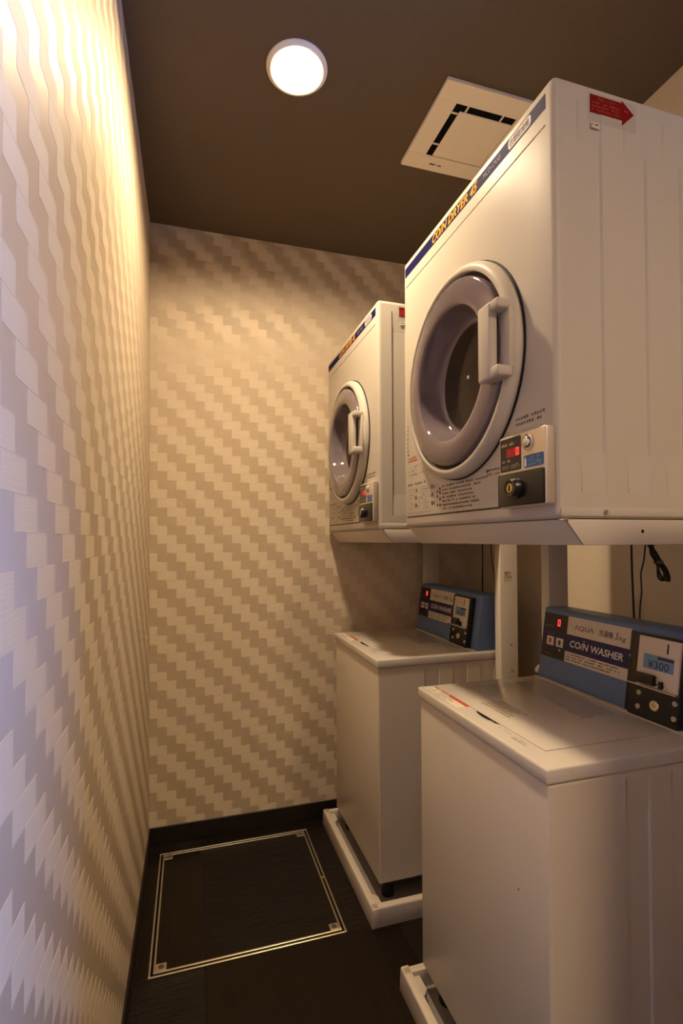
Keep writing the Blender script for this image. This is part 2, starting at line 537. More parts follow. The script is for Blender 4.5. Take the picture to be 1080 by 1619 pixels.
def wall_blocks(wall, to_world, a_min, a_max, z_top, a_start, nrm):
    """a_start: where a matt block begins in the row whose top is z_top; rows below step on by half a block"""
    cells = []
    r0 = -int((H - z_top) / TH) - 2
    for r in range(r0, 80):
        zt = z_top - r * TH
        zb = zt - TH
        if zt < BH or zb > H: continue
        s = a_start + r * TH
        s -= math.ceil((s - a_min) / 0.15) * 0.15
        while s < a_max:
            a0, a1, b0, b1 = max(s, a_min), min(s + TW, a_max), max(zb, BH), min(zt, H)
            if a1 - a0 > 0.006 and b1 - b0 > 0.006:
                cells.append((a0, a1, b0, b1))
            s += 0.15
    def size(c):
        p = to_world((c[0] + c[1]) / 2, (c[2] + c[3]) / 2, 0) - CAM
        dep = p.dot(_F)
        if dep <= 0.05: return -1
        u, v = FPX * p.dot(_R) / dep, PV - FPX * p.dot(_U) / dep
        if abs(u) > 548 or v < -8 or v > 1627: return -1
        return abs(p.dot(nrm)) / dep ** 3 * (c[1] - c[0]) * (c[3] - c[2])
    full = [c for c in cells if c[1] - c[0] > TW - 1e-4 and c[3] - c[2] > TH - 1e-4]
    hid = lambda c: nrm.y < -0.5 and c[0] > 0.70 and c[2] < 2.05      # behind the far machines
    full = [c for c in full if size(c) > 0 and not hid(c)]
    full.sort(key=size, reverse=True)
    big = set(full[:300])
    me = None
    def place(bm, c):
        for v in bm.verts: v.co = to_world(v.co.x, v.co.y, v.co.z) - to_world(0, 0, 0)
        bmesh.ops.recalc_face_normals(bm, faces=list(bm.faces))
    for c in full[:300]:
        if me is None:
            bm = tile_bm(TW, TH); place(bm, c)
            f = max(bm.faces, key=lambda q: q.calc_area())
            if f.normal.dot(nrm) < 0: bmesh.ops.reverse_faces(bm, faces=list(bm.faces))
            o = obj('wall_tile', bm, 'paper_matte', wall, 0); me = o.data
        else:
            o = bpy.data.objects.new('wall_tile', me); COL.objects.link(o); o.parent = wall
        o.location = to_world(c[0], c[2], 0)
    rest = bmesh.new()
    for c in cells:
        if c in big: continue
        bm = tile_bm(c[1] - c[0], c[3] - c[2])
        vs = [rest.verts.new(to_world(c[0] + v.co.x, c[2] + v.co.y, v.co.z)) for v in bm.verts]
        bm.verts.index_update()
        for f in bm.faces: rest.faces.new([vs[v.index] for v in f.verts])
        bm.free()
    o = obj('wall_tiles', rest, 'paper_matte', wall, 0)
    o['kind'] = 'stuff'
    o['label'] = 'remaining matte beige blocks of the wallpaper'

wall_blocks(WL, lambda a, b, c: Vector((c, a, b)), -0.6, YB, 1.2465, 0.5865, Vector((1, 0, 0)))
wall_blocks(WB, lambda a, b, c: Vector((a, YB - c, b)), 0.0, XR, 1.4480, 0.2920, Vector((0, -1, 0)))

# ------------------------------------------------------------------ ceiling fittings
def downlight(x, y, label, lens):
    t = thing('ceiling_downlight', label, 'light', (x, y, H))
    obj('trim_ring', bm_lathe([(0.085, 0), (0.085, -0.003), (0.080, -0.007), (0.074, -0.009), (LR + .002, -0.007), (LR, 0.0)], (0, 0, 0), 'z', 48), 'lamp_white', t)
    obj('reflector', bm_lathe([(LR, 0.0), (LR, LREC + .004)], (0, 0, 0), 'z', 48), 'lamp_white', t)
    obj('lens', bm_lathe([(LR, LREC), (0.04, LREC - .0004), (0.0005, LREC - .0006)], (0, 0, 0), 'z', 48), lens, t)
    return t
downlight(*LAMPS[0], 'round glowing downlight with a pale ring in the dark ceiling', 'lamp_lens')
downlight(*LAMPS[1], 'round downlight in the lobby ceiling outside the doorway', 'hall_lens')

v = thing('ceiling_vent', 'square cream ventilation grille in the ceiling beside the downlight', 'vent', (0.86, 1.254, H))
VS, A0, A1, B0, B1 = 0.336, 0.064, 0.087, 0.272, 0.249    # outer size, slot outer, slot inner (both sides)
zp = -0.012
def frame4(o, i, O, I, z0, z1, bev):
    return [bm_box(o, O, o, i, z0, z1, bev, 1), bm_box(o, O, I, O, z0, z1, bev, 1), bm_box(o, i, i, I, z0, z1, bev, 1), bm_box(I, O, i, I, z0, z1, bev, 1)]
obj('frame', frame4(0, A0, VS, B0, zp, 0, 0.0015), 'vent_plastic', v)
obj('duct_opening', bm_box(A0, B0, A0, B0, zp + 0.003, -0.0005), 'black_void', v, 0)
obj('centre_panel', bm_box(A1, B0 - 0.002, A1, B0 - 0.004, zp - 0.001, zp + 0.004, 0.0015, 1), 'vent_plastic', v)
for cx, cy, dx, dy in ((0.105, 0.0745, .0025, .0105), (0.226, 0.0745, .0025, .0105), (0.0745, 0.097, .0105, .0025), (0.0745, 0.221, .0105, .0025)):
    obj('clip', bm_box(cx - dx, cx + dx, cy - dy, cy + dy, zp + .0005, zp + 0.0035), 'vent_plastic', v, 0)
VP = Plane((0, 0, zp), (1, 0, 0), (0, -1, 0), (0, 0, -1))
obj('maker_mark', [VP.rect(0.094, 0.114, -0.307, -0.301), VP.rect(0.118, 0.122, -0.306, -0.302), VP.rect(0.126, 0.138, -0.307, -0.302)], 'dark_print', v, 0)

# ------------------------------------------------------------------ floor hatch
h = thing('floor_hatch', 'square underfloor access hatch framed in thin aluminium strips', 'hatch', (0.045, 1.531, 0.0))
HS = 0.589
obj('outer_frame', frame4(0, 0.006, HS, HS - 0.006, 0.0, 0.0022, 0.0008), 'aluminium', h)
obj('gap', frame4(0.006, 0.013, HS - 0.006, HS - 0.013, 0.0, 0.0006, 0), 'black_void', h, 0)
obj('inner_frame', frame4(0.013, 0.019, HS - 0.013, HS - 0.019, 0.0, 0.0022, 0.0008), 'aluminium', h)
obj('cover_tile', bm_box(0.019, 0.1545, 0.019, HS - 0.019, 0.0, 0.0014), 'floor_grain_y', h, 0)
obj('cover_tile', bm_box(0.1553, HS - 0.019, 0.019, HS - 0.019, 0.0, 0.0014), 'floor_grain_x', h, 0)
for sx in (0, 1):
    for sy in (0, 1):
        x0 = 0.019 if not sx else HS - 0.019 - 0.030
        y0 = 0.019 if not sy else HS - 0.019 - 0.026
        c = obj('corner_plate', bm_box(x0, x0 + 0.030, y0, y0 + 0.026, 0.0014, 0.0026, 0.0006, 1), 'aluminium', h)
        obj('lock_recess', bm_lathe([(0.0085, 0.0026), (0.0085, 0.0030), (0.0005, 0.0030)], (x0 + .015, y0 + .013, 0), 'z', 16), 'dark_print', c, 0)
obj('finger_notch', bm_box(HS - 0.014, HS - 0.005, 0.262, 0.274, 0.0018, 0.0026), 'aluminium', h, 0)

# ------------------------------------------------------------------ coin dryers
DW, DH, DD = 0.628, 0.760, 0.55
CY, CZ = 0.315, 0.3385                              # porthole centre
def ribbed_face(bm, y, x_out, z_out, recesses, z0, z1, depth, e=0.0015, end=0.035):
    """flat side sheet at y with shallow pressed channels, facing -y"""
    xs = [x_out[0]]
    for a, b in recesses: xs += [a - e, a + e, b - e, b + e]
    xs.append(x_out[1])
    zs = [z_out[0], z0 - end, z0 + end, z1 - end, z1 + end, z_out[1]]
    def dep(i, j):
        if j not in (2, 3): return 0.0
        k = (i - 1) % 4
        return depth if (1 <= i <= len(xs) - 2 and k in (1, 2)) else 0.0
    g = [[bm.verts.new((xs[i], y + dep(i, j), zs[j])) for j in range(len(zs))] for i in range(len(xs))]
    for i in range(len(xs) - 1):
        for j in range(len(zs) - 1):
            bm.faces.new((g[i][j], g[i + 1][j], g[i + 1][j + 1], g[i][j + 1]))

def flat_side(o, y):
    for p in o.data.polygons:
        if all(-1e-5 < o.data.vertices[i].co.y - y < 0.0045 for i in p.vertices) and abs(p.normal.y) > 0.7 and p.area > 1e-6:
            p.use_smooth = False
    return o

def open_face(bm, axis, val, tol=1e-5):
    fs = [f for f in bm.faces if all(abs(q.co[axis] - val) < tol for q in f.verts)]
    f = max(fs, key=lambda q: q.calc_area())
    cs = [q.co.copy() for q in f.verts]
    bm.faces.remove(f)
    return cs

def dryer_body():
    B = 0.011
    bm = bm_box(0, DD, 0, DW, 0, DH, B, 3)
    open_face(bm, 1, 0.0)
    ribbed_face(bm, 0.0, (B, DD - B), (B, DH - B), [(0.050, 0.100), (0.150, 0.200), (0.240, 0.283), (0.330, 0.380), (0.430, 0.480)], 0.080, 0.692, 0.0042)
    # front sheet with the round porthole
    fs = [f for f in bm.faces if all(abs(q.co.x) < 1e-5 for q in f.verts)]
    f = max(fs, key=lambda q: q.calc_area())
    edges = list(f.edges)
    bm.faces.remove(f)
    vs = [bm.verts.new((0, CY + 0.205 * math.cos(2 * PI * k / 64), CZ + 0.205 * math.sin(2 * PI * k / 64))) for k in range(64)]
    edges += [bm.edges.new((vs[k], vs[(k + 1) % 64])) for k in range(64)]
    bmesh.ops.triangle_fill(bm, edges=edges, use_beauty=True, use_dissolve=False)
    bmesh.ops.recalc_face_normals(bm, faces=list(bm.faces))
    return bm

def make_dryer(label):
    t = thing('coin_dryer', label, 'dryer', (0, 0, 0), 'coin dryers on stands')
    flat_side(obj('body', dryer_body(), 'enamel', t, 30), 0.0)
    FP = Plane((0, 0, 0), (0, -1, 0), (0, 0, 1), (-1, 0, 0))       # front, a = -y
    # title strip and pressed line
    st = obj('title_strip', FP.rect(-0.616, -0.020, 0.715, 0.741, 0.0004), 'navy_print', t, 0)
    obj('lettering', FP.text('CO/N DRYER 45', -0.446, -0.235, 0.7180, 0.7380, 0.0009, 0.25, 0.03), 'orange_print', st, 0)
    obj('lettering', FP.text('MCD-CK45', -0.212, -0.150, 0.7225, 0.7330, 0.0009), 'pale_grey_print', st, 0)
    pl = obj('name_label', FP.rect(-0.126, -0.058, 0.7180, 0.7380, 0.0008, 0.007), 'white_print', st, 0)
    obj('lettering', FP.text('衣類乾燥機', -0.121, -0.063, 0.7205, 0.7355, 0.0012), 'dark_print', pl, 0)
    obj('pressed_line', FP.box(-0.612, -0.022, 0.6850, 0.6878, -0.0005, 0.0009, 0.0007, 2), 'enamel', t, 50)
    obj('printed_rule', FP.rect(-0.612, -0.140, 0.0265, 0.0305, 0.0004), 'dark_print', t, 0)
    # instructions
    ins = obj('instruction_print', [FP.fine_print(-0.604, -0.500, 0.112, 0.124, 1, 1, 0.9),
                                    FP.fine_print(-0.404, -0.176, 0.036, 0.100, 7, 3, 0.85, ragged=0.45),
                                    FP.fine_print(-0.560, -0.545, 0.048, 0.110, 3, 4, 0.9, cell=0.004), FP.fine_print(-0.463, -0.443, 0.048, 0.110, 3, 5, 0.9, cell=0.004),
                                    FP.fine_print(-0.210, -0.150, 0.094, 0.112, 2, 6, 0.9), FP.fine_print(-0.110, -0.030, 0.176, 0.196, 2, 7, 0.8, ragged=0.1)], 'grey_print', t, 0)
    obj('instruction_marks', [FP.rect(-0.432, -0.427, z, z + 0.006) for z in (0.082, 0.070, 0.048)] + [FP.rect(-0.419, -0.413, z, z + 0.007) for z in (0.087, 0.078, 0.062, 0.047)] + [FP.rect(-0.213, -0.204, 0.104, 0.110)], 'dark_print', ins, 0)
    obj('pictogram_print', [FP.fine_print(-0.604, -0.566, 0.046, 0.108, 8, 8, 0.55, cell=0.005), FP.fine_print(-0.536, -0.470, 0.046, 0.110, 9, 9, 0.5, cell=0.006),
                            FP.fine_print(-0.604, -0.450, 0.034, 0.044, 1, 10, 0.8)], 'faint_print', ins, 0)
    obj('side_note_print', [FP.fine_print(-0.612, -0.596, 0.208, 0.292, 7, 11, 0.85, cell=0.004), FP.fine_print(-0.598, -0.505, 0.140, 0.172, 3, 12, 0.5)], 'faint_print', ins, 0)
    obj('red_note', FP.fine_print(-0.602, -0.540, 0.180, 0.196, 2, 13, 0.95, ragged=0.1), 'soft_red_print', ins, 0)
    obj('green_note', FP.rect(-0.607, -0.597, 0.201, 0.206), 'green_print', ins, 0)
    # porthole door
    C = (0, CY, CZ)
    ring = obj('door_ring', bm_lathe([(0.200, -0.003), (0.234, -0.003), (0.2345, -0.012), (0.231, -0.020), (0.225, -0.0265), (0.2165, -0.0280), (0.2135, -0.0262), (0.2130, -0.008)], C, 'x', 72), 'enamel', t, 50)
    obj('door_seal', bm_lathe([(0.237, 0.0), (0.237, -0.0035), (0.229, -0.0035)], C, 'x', 72), 'rubber', ring, 40)
    obj('gasket', bm_lathe([(0.2129, -0.008), (0.2129, -0.016), (0.2030, -0.016), (0.2030, -0.008)], C, 'x', 72), 'purple_gasket', ring, 50)
    wd = obj('door_window', bm_lathe([(0.2045, -0.012), (0.2045, -0.0265), (0.2030, -0.0295), (0.199, -0.0312), (0.185, -0.0345), (0.165, -0.0355), (0.153, -0.0345), (0.1490, -0.0325), (0.1470, -0.0285),
                                      (0.1440, -0.016), (0.1390, 0.004), (0.1345, 0.018), (0.130, 0.025), (0.124, 0.0275), (0.1185, 0.0265), (0.117, 0.0245)], C, 'x', 72), 'smoked_acrylic', t, 60)
    obj('pane', bm_lathe([(0.117, 0.0245), (0.06, 0.0225), (0.0005, 0.0215)], C, 'x', 56), 'smoked_pane', wd, 60)
    obj('centre_dot', bm_lathe([(0.0045, 0.0215), (0.0040, 0.0195), (0.0003, 0.0190)], C, 'x', 16), 'white_print', wd, 60)
    obj('drum', bm_lathe([(0.2045, 0.001), (0.2045, 0.060), (0.255, 0.065), (0.255, 0.360), (0.10, 0.365), (0.0005, 0.345)], C, 'x', 48), 'drum_metal', t, 40)
    # handle: grip bar bridged off the ring
    obj('handle', [bm_box(-0.058, -0.040, 0.108, 0.150, CZ - 0.073, CZ + 0.072, 0.005, 3),
                   bm_box(-0.056, -0.022, 0.086, 0.146, CZ + 0.052, CZ + 0.072, 0.005, 3),
                   bm_box(-0.056, -0.022, 0.086, 0.146, CZ - 0.073, CZ - 0.052, 0.005, 3),
                   bm_box(-0.0305, -0.0200, 0.086, 0.124, CZ - 0.058, CZ + 0.058, 0.002, 2)], 'enamel', t, 50)
    # coin unit
    cu = obj('coin_unit', FP.box(-0.137, -0.004, 0.024, 0.159, 0, 0.020, 0.004, 3), 'silver_plate', t, 40)
    CP = Plane((-0.020, 0, 0), (0, -1, 0), (0, 0, 1), (-1, 0, 0))
    obj('display_panel', CP.rect(-0.132, -0.070, 0.092, 0.154, 0.0006, 0.002), 'black_plastic', cu, 0)
    obj('display_print', [CP.fine_print(-0.128, -0.086, 0.137, 0.147, 1, 21, 0.9, 0.0009, 0.005), CP.fine_print(-0.126, -0.092, 0.107, 0.115, 1, 22, 0.9, 0.0009, 0.005),
                          CP.text('30分 100円', -0.127, -0.075, 0.0955, 0.1050, 0.0010)], 'faint_print', cu, 0)
    obj('led_window', CP.rect(-0.112, -0.073, 0.118, 0.134, 0.0009), 'led_dim', cu, 0)
    obj('led_digit', seven_segment(CP, '0', -0.0835, 0.1195, 0.0085, 0.0135, 0.0013), 'led_red', cu, 0)
    obj('return_button', bm_lathe([(0.0150, 0), (0.0150, -0.002), (0.0125, -0.003), (0.0118, -0.001), (0.0110, -0.001), (0.0100, -0.006), (0.006, -0.008), (0.0004, -0.0085)], (-0.020, 0.050, 0.137), 'x', 28), 'chrome', cu, 60)
    bs = obj('price_sticker', CP.rect(-0.062, -0.009, 0.092, 0.114, 0.0006, 0.003), 'blue_sticker', cu, 0)
    obj('sticker_print', [CP.fine_print(-0.050, -0.013, 0.0945, 0.1115, 4, 23, 0.85, 0.0009, ragged=0.15)], 'light_blue_sticker', bs, 0)
    obj('sticker_arrow', CP.poly([(-0.0595, 0.0945), (-0.0545, 0.0945), (-0.0545, 0.107), (-0.057, 0.112), (-0.0595, 0.107)], 0.0009), 'white_print', bs, 0)
    bp_ = obj('coin_box_door', CP.box(-0.1365, -0.0065, 0.0265, 0.0870, 0, 0.0035, 0.003, 2), 'black_plastic', cu, 40)
    lk = obj('lock_barrel', bm_lathe([(0.0185, -0.0235), (0.0180, -0.036), (0.0150, -0.040), (0.0100, -0.039), (0.0095, -0.037), (0.0004, -0.037)], (0, 0.078, 0.0575), 'x', 28), 'black_plastic', cu, 50)
    obj('key_core', bm_lathe([(0.0090, -0.037), (0.0085, -0.0395), (0.0004, -0.0398)], (0, 0.078, 0.0575), 'x', 20), 'brass', lk, 40)
    obj('key_slot', bm_box(-0.0405, -0.0396, 0.0765, 0.0795, 0.052, 0.063), 'black_void', lk, 0)
    # near side: red arrow, base flange, screw
    NP = Plane((0, 0, 0), (1, 0, 0), (0, 0, 1), (0, -1, 0))
    obj('clear_patch', NP.rect(0.071, 0.178, 0.694, 0.746, 0.0002), 'clear_film', t, 0)
    ar = obj('red_arrow', NP.poly([(0.076, 0.7115), (0.146, 0.7115), (0.146, 0.702), (0.173, 0.7270), (0.146, 0.7475), (0.146, 0.743), (0.076, 0.743)], 0.0004), 'red_print', t, 0)
    obj('arrow_print', [NP.text('乾燥フィルター', 0.092, 0.136, 0.7335, 0.7405, 0.0007), NP.fine_print(0.080, 0.160, 0.7135, 0.7325, 3, 31, 0.85, 0.0007, ragged=0.3)], 'pink_print', ar, 0)
    obj('small_sticker', NP.rect(0.078, 0.096, 0.684, 0.694, 0.0004), 'label_paper', t, 0)
    obj('sticker_print', NP.fine_print(0.079, 0.094, 0.6865, 0.6930, 1, 33, 0.9, 0.0007, cell=0.003), 'dark_print', t, 0)
    obj('base_flange', NP.box(0.006, DD - 0.02, 0.0045, 0.0190, -0.004, 0.0012, 0.0010, 2), 'enamel', t, 40)
    obj('screw', NP.disc(0.097, 0.0118, 0.0042, 0.0012, 0.0042, 16), 'screw_steel', t, 40)
    obj('screw', NP.disc(0.420, 0.0118, 0.0042, 0.0012, 0.0042, 16), 'screw_steel', t, 40)
    return t

D1, D2 = (0.7526, 0.7021, 1.2717), (0.7526, 1.5405, 1.2717)
d1 = make_dryer('larger-looking nearer coin dryer mounted above the front washer')
d1.location = D1
d2 = copy_tree(d1)
d2.location = D2
d2['label'] = 'farther coin dryer next to the end wall, above the rear washer'

# ------------------------------------------------------------------ dryer stands
KW, KZT, KZB = 0.627, 1.2705, 1.2262
KX0, KXB, KX1 = 0.7626, 0.7984, 1.300
def make_stand(label):
    t = thing('dryer_stand', label, 'stand', (0, 0, 0), 'dryer stands')
    # deck: sheet steel tray whose front lip slopes back; its upper front edge carries a thin bead
    obj('deck', bm_prism([(0, KZT), (0.0358, KZB), (KX1 - KX0, KZB), (KX1 - KX0, KZT)], 'y', 0, KW, 0.0015), 'stand_steel', t, 30)
    obj('mitre_seam', bm_tube([(0.0010, -0.0004, KZT - 0.0010), (0.0362, -0.0004, KZB + 0.0010)], 0.0009, 6), 'grey_print', t)
    NP = Plane((0, 0, 0), (1, 0, 0), (0, 0, 1), (0, -1, 0))
    obj('bolt_hole', NP.disc(0.166, 1.250, 0.0033, -0.001, 0.0004, 14), 'black_void', t)
    obj('corner_bead', bm_tube([(-0.0015, 0.010, KZT - 0.001), (-0.0015, -0.0008, KZT - 0.001), (0.006, -0.0008, KZT - 0.001)], 0.002, 8), 'chrome', t)
    x0, x1 = 1.207 - KX0, 1.277 - KX0
    for y0 in (0.0, KW - 0.040):
        lg = obj('leg', bm_box(x0, x1, y0, y0 + 0.036, 0.006, KZB, 0.002, 2), 'stand_steel', t, 40)
        obj('foot_plate', bm_box(x0 - 0.006, x1 + 0.03, y0 - 0.003, y0 + 0.039, 0.0, 0.006, 0.001, 1), 'stand_steel', lg, 40)
        LP = Plane((x0, y0, 0), (1, 0, 0), (0, 0, 1), (0, -1, 0))
        obj('leg_bolt', LP.disc(0.044, 0.772, 0.0055, -0.001, 0.004, 16), 'screw_steel', lg, 40)
        obj('leg_hole', LP.disc(0.043, 0.862, 0.003, -0.001, 0.0004, 12), 'black_void', lg)
        if y0 == 0.0:
            obj('leg_sticker', LP.rect(0.014, 0.044, 1.086, 1.124, 0.0003), 'label_paper', lg, 0)
            obj('sticker_print', LP.fine_print(0.016, 0.042, 1.098, 1.122, 3, 41, 0.8, 0.0006, cell=0.005), 'grey_print', lg, 0)
    return t
s1 = make_stand('cream steel stand carrying the nearer dryer')
s1.location = (KX0, 0.698, 0)
s2 = copy_tree(s1)
s2.location = (KX0, 1.536, 0)
s2['label'] = 'cream steel stand carrying the farther dryer'

# ------------------------------------------------------------------ drip pans
TWD, TX0, TX1, TZ = 0.6257, 0.712, 1.195, 0.0597
def make_pan(label):
    t = thing('drip_pan', label, 'pan', (0, 0, 0), 'drip pans under the washers')
    D = TX1 - TX0
    r = 0.026
    obj('rim', [bm_prism([(0, 0.0), (0.003, TZ - .004), (0.006, TZ), (r, TZ), (r + .003, 0.0)], 'y', 0.0, TWD, 0.0012),
                bm_prism([(D, 0.0), (D, TZ), (D - r, TZ), (D - r - .003, 0.0)], 'y', 0.0, TWD, 0.0012),
                bm_prism([(0, 0.0), (0.003, TZ - .004), (0.006, TZ), (r, TZ), (r + .003, 0.0)], 'x', 0.004, D - .004, 0.0012),
                bm_prism([(TWD, 0.0), (TWD - .003, TZ - .004), (TWD - .006, TZ), (TWD - r, TZ), (TWD - r - .003, 0.0)], 'x', 0.004, D - .004, 0.0012)], 'pan_plastic', t, 30)
    obj('basin', bm_box(r, D - r, r, TWD - r, 0.0, 0.014), 'pan_floor', t, 0)
    for k, (x, y, sx, sy) in enumerate(((r, TWD - r, 1, -1), (r, r, 1, 1), (D - r, r, -1, 1), (D - r, TWD - r, -1, -1))):
        obj('corner_pad', bm_prism([(x, y), (x + sx * 0.022, y), (x + sx * 0.022, y + sy * 0.045), (x + sx * 0.010, y + sy * 0.060), (x, y + sy * 0.060)], 'z', 0.012, TZ - 0.012, 0.001), 'pan_plastic', t, 30)
    return t
p1 = make_pan('cream drip pan under the front washer, cut by the bottom of the picture')
p1.location = (TX0, 0.6718, 0)
p2 = copy_tree(p1)
p2.location = (TX0, 1.5168, 0)
p2['label'] = 'cream drip pan on the floor under the rear washer'

# ------------------------------------------------------------------ coin washers
WW, WZT, WZB, WD = 0.5234, 0.8332, 0.8049, 0.490
def washer_body():
    B = 0.006
    bm = bm_box(0.006, WD, 0.004, WW - 0.004, 0.085, WZB - 0.0008, B, 3)
    open_face(bm, 1, 0.004)
    ribbed_face(bm, 0.004, (0.006 + B, WD - B), (0.085 + B, WZB - 0.0008 - B), [(0.178, 0.234), (0.288, 0.344), (0.398, 0.452)], 0.150, 0.756, 0.0042)
    bmesh.ops.recalc_face_normals(bm, faces=list(bm.faces))
    return bm

def make_washer(label):
    t = thing('coin_washer', label, 'washer', (0, 0, 0), 'coin washers')
    flat_side(obj('body', washer_body(), 'enamel_side', t, 30), 0.004)
    obj('front_mark', Plane((0.006, 0, 0), (0, -1, 0), (0, 0, 1), (-1, 0, 0)).disc(-0.092, 0.565, 0.0022, 0, 0.0005, 10), 'grey_print', t)
    obj('base_plate', bm_box(0.03, WD - 0.02, 0.03, WW - 0.03, 0.060, 0.086), 'black_plastic', t, 0)
    for fx in (0.055, 0.380):
        for fy in (0.055, WW - 0.055):
            obj('foot', bm_lathe([(0.022, 0.014), (0.024, 0.020), (0.020, 0.040), (0.014, 0.044), (0.014, 0.062)], (fx, fy, 0), 'z', 20, True), 'rubber', t, 40)
    # top cover with an inset lid
    obj('top_cover', bm_box(0.0, WD, 0.0, WW, WZB, WZT, 0.005, 3), 'enamel_gloss', t, 40)
    LPn = Plane((0, 0, WZT), (0, -1, 0), (1, 0, 0), (0, 0, 1))           # a = -y, b = x
    lid = obj('lid', LPn.box(-0.480, -0.066, 0.050, 0.366, -0.004, 0.0016, 0.0012, 2), 'enamel_gloss', t, 40)
    obj('lid_seam', [LPn.rect(-0.4815, -0.0645, 0.0485, 0.050, 0.0002), LPn.rect(-0.066, -0.0645, 0.050, 0.366, 0.0002), LPn.rect(-0.4815, -0.480, 0.050, 0.366, 0.0002)], 'faint_print', t, 0)
    obj('lid_handle', LPn.poly([(-0.304, 0.0482), (-0.290, 0.0400), (-0.270, 0.0360), (-0.245, 0.0365), (-0.225, 0.0410), (-0.208, 0.0482)], 0.0004), 'black_void', t, 0)
    obj('lid_handle_lip', bm_tube(smooth_path([(0.0490, 0.322, WZT + .0008), (0.0465, 0.306, WZT + .0012), (0.0395, 0.290, WZT + .0012), (0.0355, 0.268, WZT + .0012), (0.0362, 0.244, WZT + .001), (0.041, 0.224, WZT + .001)]), 0.0011, 6), 'enamel', t)
    ns = obj('notice_sticker', LPn.rect(-0.508, -0.336, 0.0105, 0.040, 0.0003, 0.003), 'label_paper', t, 0)
    obj('sticker_border', [LPn.rect(-0.505, -0.338, 0.0115, 0.0130, 0.0005)], 'faint_print', ns, 0)
    obj('red_lettering', [LPn.fine_print(-0.505, -0.425, 0.039, 0.049, 1, 51, 0.95, 0.0007, 0.008, 0.02), LPn.rect(-0.425, -0.336, 0.0385, 0.0490, 0.0006)], 'soft_red_print', ns, 0)
    obj('sticker_print', LPn.fine_print(-0.500, -0.345, 0.014, 0.036, 3, 52, 0.75, 0.0006), 'faint_print', ns, 0)
    obj('lid_print', [LPn.fine_print(-0.197, -0.150, 0.034, 0.042, 1, 53, 0.6, 0.0005), LPn.fine_print(-0.142, -0.092, 0.026, 0.040, 2, 54, 0.8, 0.0005)], 'faint_print', t, 0)
    LT = Plane((0, 0, WZT + 0.0016), (0, -1, 0), (1, 0, 0), (0, 0, 1))
    bn = obj('brown_notice', LT.fine_print(-0.345, -0.235, 0.085, 0.145, 5, 55, 0.98, 0.0004, 0.010, 0.2), 'brown_film', lid, 0)
    # crumpled clear bag sheet by the console
    rnd = random.Random(5)
    bm = bmesh.new()
    nx, ny = 8, 22
    g = [[bm.verts.new((0.270 + 0.095 * i / nx + rnd.uniform(-.003, .003) - 0.03 * (j / ny), 0.465 - 0.285 * j / ny + rnd.uniform(-.004, .004), WZT + 0.0021 + rnd.random() * 0.0035)) for j in range(ny + 1)] for i in range(nx + 1)]
    for i in range(nx):
        for j in range(ny): bm.faces.new((g[i][j], g[i + 1][j], g[i + 1][j + 1], g[i][j + 1]))
    obj('plastic_film', bm, 'wrinkled_film', lid, 40)
    obj('rear_trim', bm_box(0.368, 0.386, 0.010, WW - 0.010, WZT - 0.001, WZT + 0.004, 0.0015, 2), 'enamel', t, 40)
    # control console
    x0, z0, x1, z1 = 0.390, WZT, 0.418, 1.035
    cs = obj('console', bm_prism([(x0, z0), (x1, z1 - .004), (x1 + .006, z1), (0.484, z1), (0.489, z1 - .006), (0.489, z0)], 'y', 0.018, 0.521, 0.0025), 'console_blue', t, 40)
    up = Vector((x1 - x0, 0, z1 - z0)).normalized()
    nr = Vector((-up.z, 0, up.x))
    K = Plane(Vector((x0, 0, z0)) + nr * 0.0002, (0, -1, 0), up, nr)
    dp = obj('display_panel', K.rect(-0.517, -0.421, 0.063, 0.189, 0.0008), 'black_plastic', cs, 0)
    obj('display_band', K.rect(-0.517, -0.421, 0.094, 0.140, 0.0011), 'deep_navy', dp, 0)
    obj('display_print', [K.fine_print(-0.510, -0.470, 0.146, 0.158, 1, 61, 0.9, 0.0014, 0.006), K.fine_print(-0.506, -0.460, 0.068, 0.077, 1, 62, 0.9, 0.0014, 0.005),
                          K.fine_print(-0.505, -0.450, 0.127, 0.134, 1, 63, 0.7, 0.0014, 0.008), K.fine_print(-0.512, -0.490, 0.165, 0.174, 1, 64, 0.5, 0.0014, 0.006)], 'grey_print', dp, 0)
    obj('led_digit', seven_segment(K, '0', -0.459, 0.1555, 0.0100, 0.0185, 0.0016), 'led_red', dp, 0)
    for a in (-0.496, -0.458):
        b_ = obj('button', K.box(a, a + 0.028, 0.098, 0.123, 0.0008, 0.0030, 0.001, 2), 'cream_plate', dp, 40)
        obj('button_mark', K.rect(a + .010, a + .019, 0.104, 0.117, 0.0034), 'soft_red_print' if a < -0.48 else 'dark_print', b_, 0)
    obj('lamp', K.disc(-0.442, 0.0895, 0.0028, 0.0008, 0.0022, 12), 'white_print', dp, 40)
    fp = obj('face_label', K.rect(-0.4205, -0.2100, 0.140, 0.1895, 0.0008), 'label_paper', cs, 0)
    obj('lettering', K.text('ΛQUΛ', -0.394, -0.325, 0.1545, 0.1695, 0.0013), 'dark_print', fp, 0)
    obj('lettering', K.text('洗濯機', -0.309, -0.263, 0.1550, 0.1715, 0.0013), 'dark_print', fp, 0)
    obj('lettering', K.text('5', -0.256, -0.2455, 0.1555, 0.1720, 0.0013, 0.2), 'dark_print', fp, 0)
    obj('lettering', K.text('kg', -0.2435, -0.223, 0.1515, 0.1660, 0.0013, 0.2), 'dark_print', fp, 0)
    bb = obj('blue_band', K.rect(-0.4215, -0.2100, 0.093, 0.140, 0.0008), 'deep_navy', cs, 0)
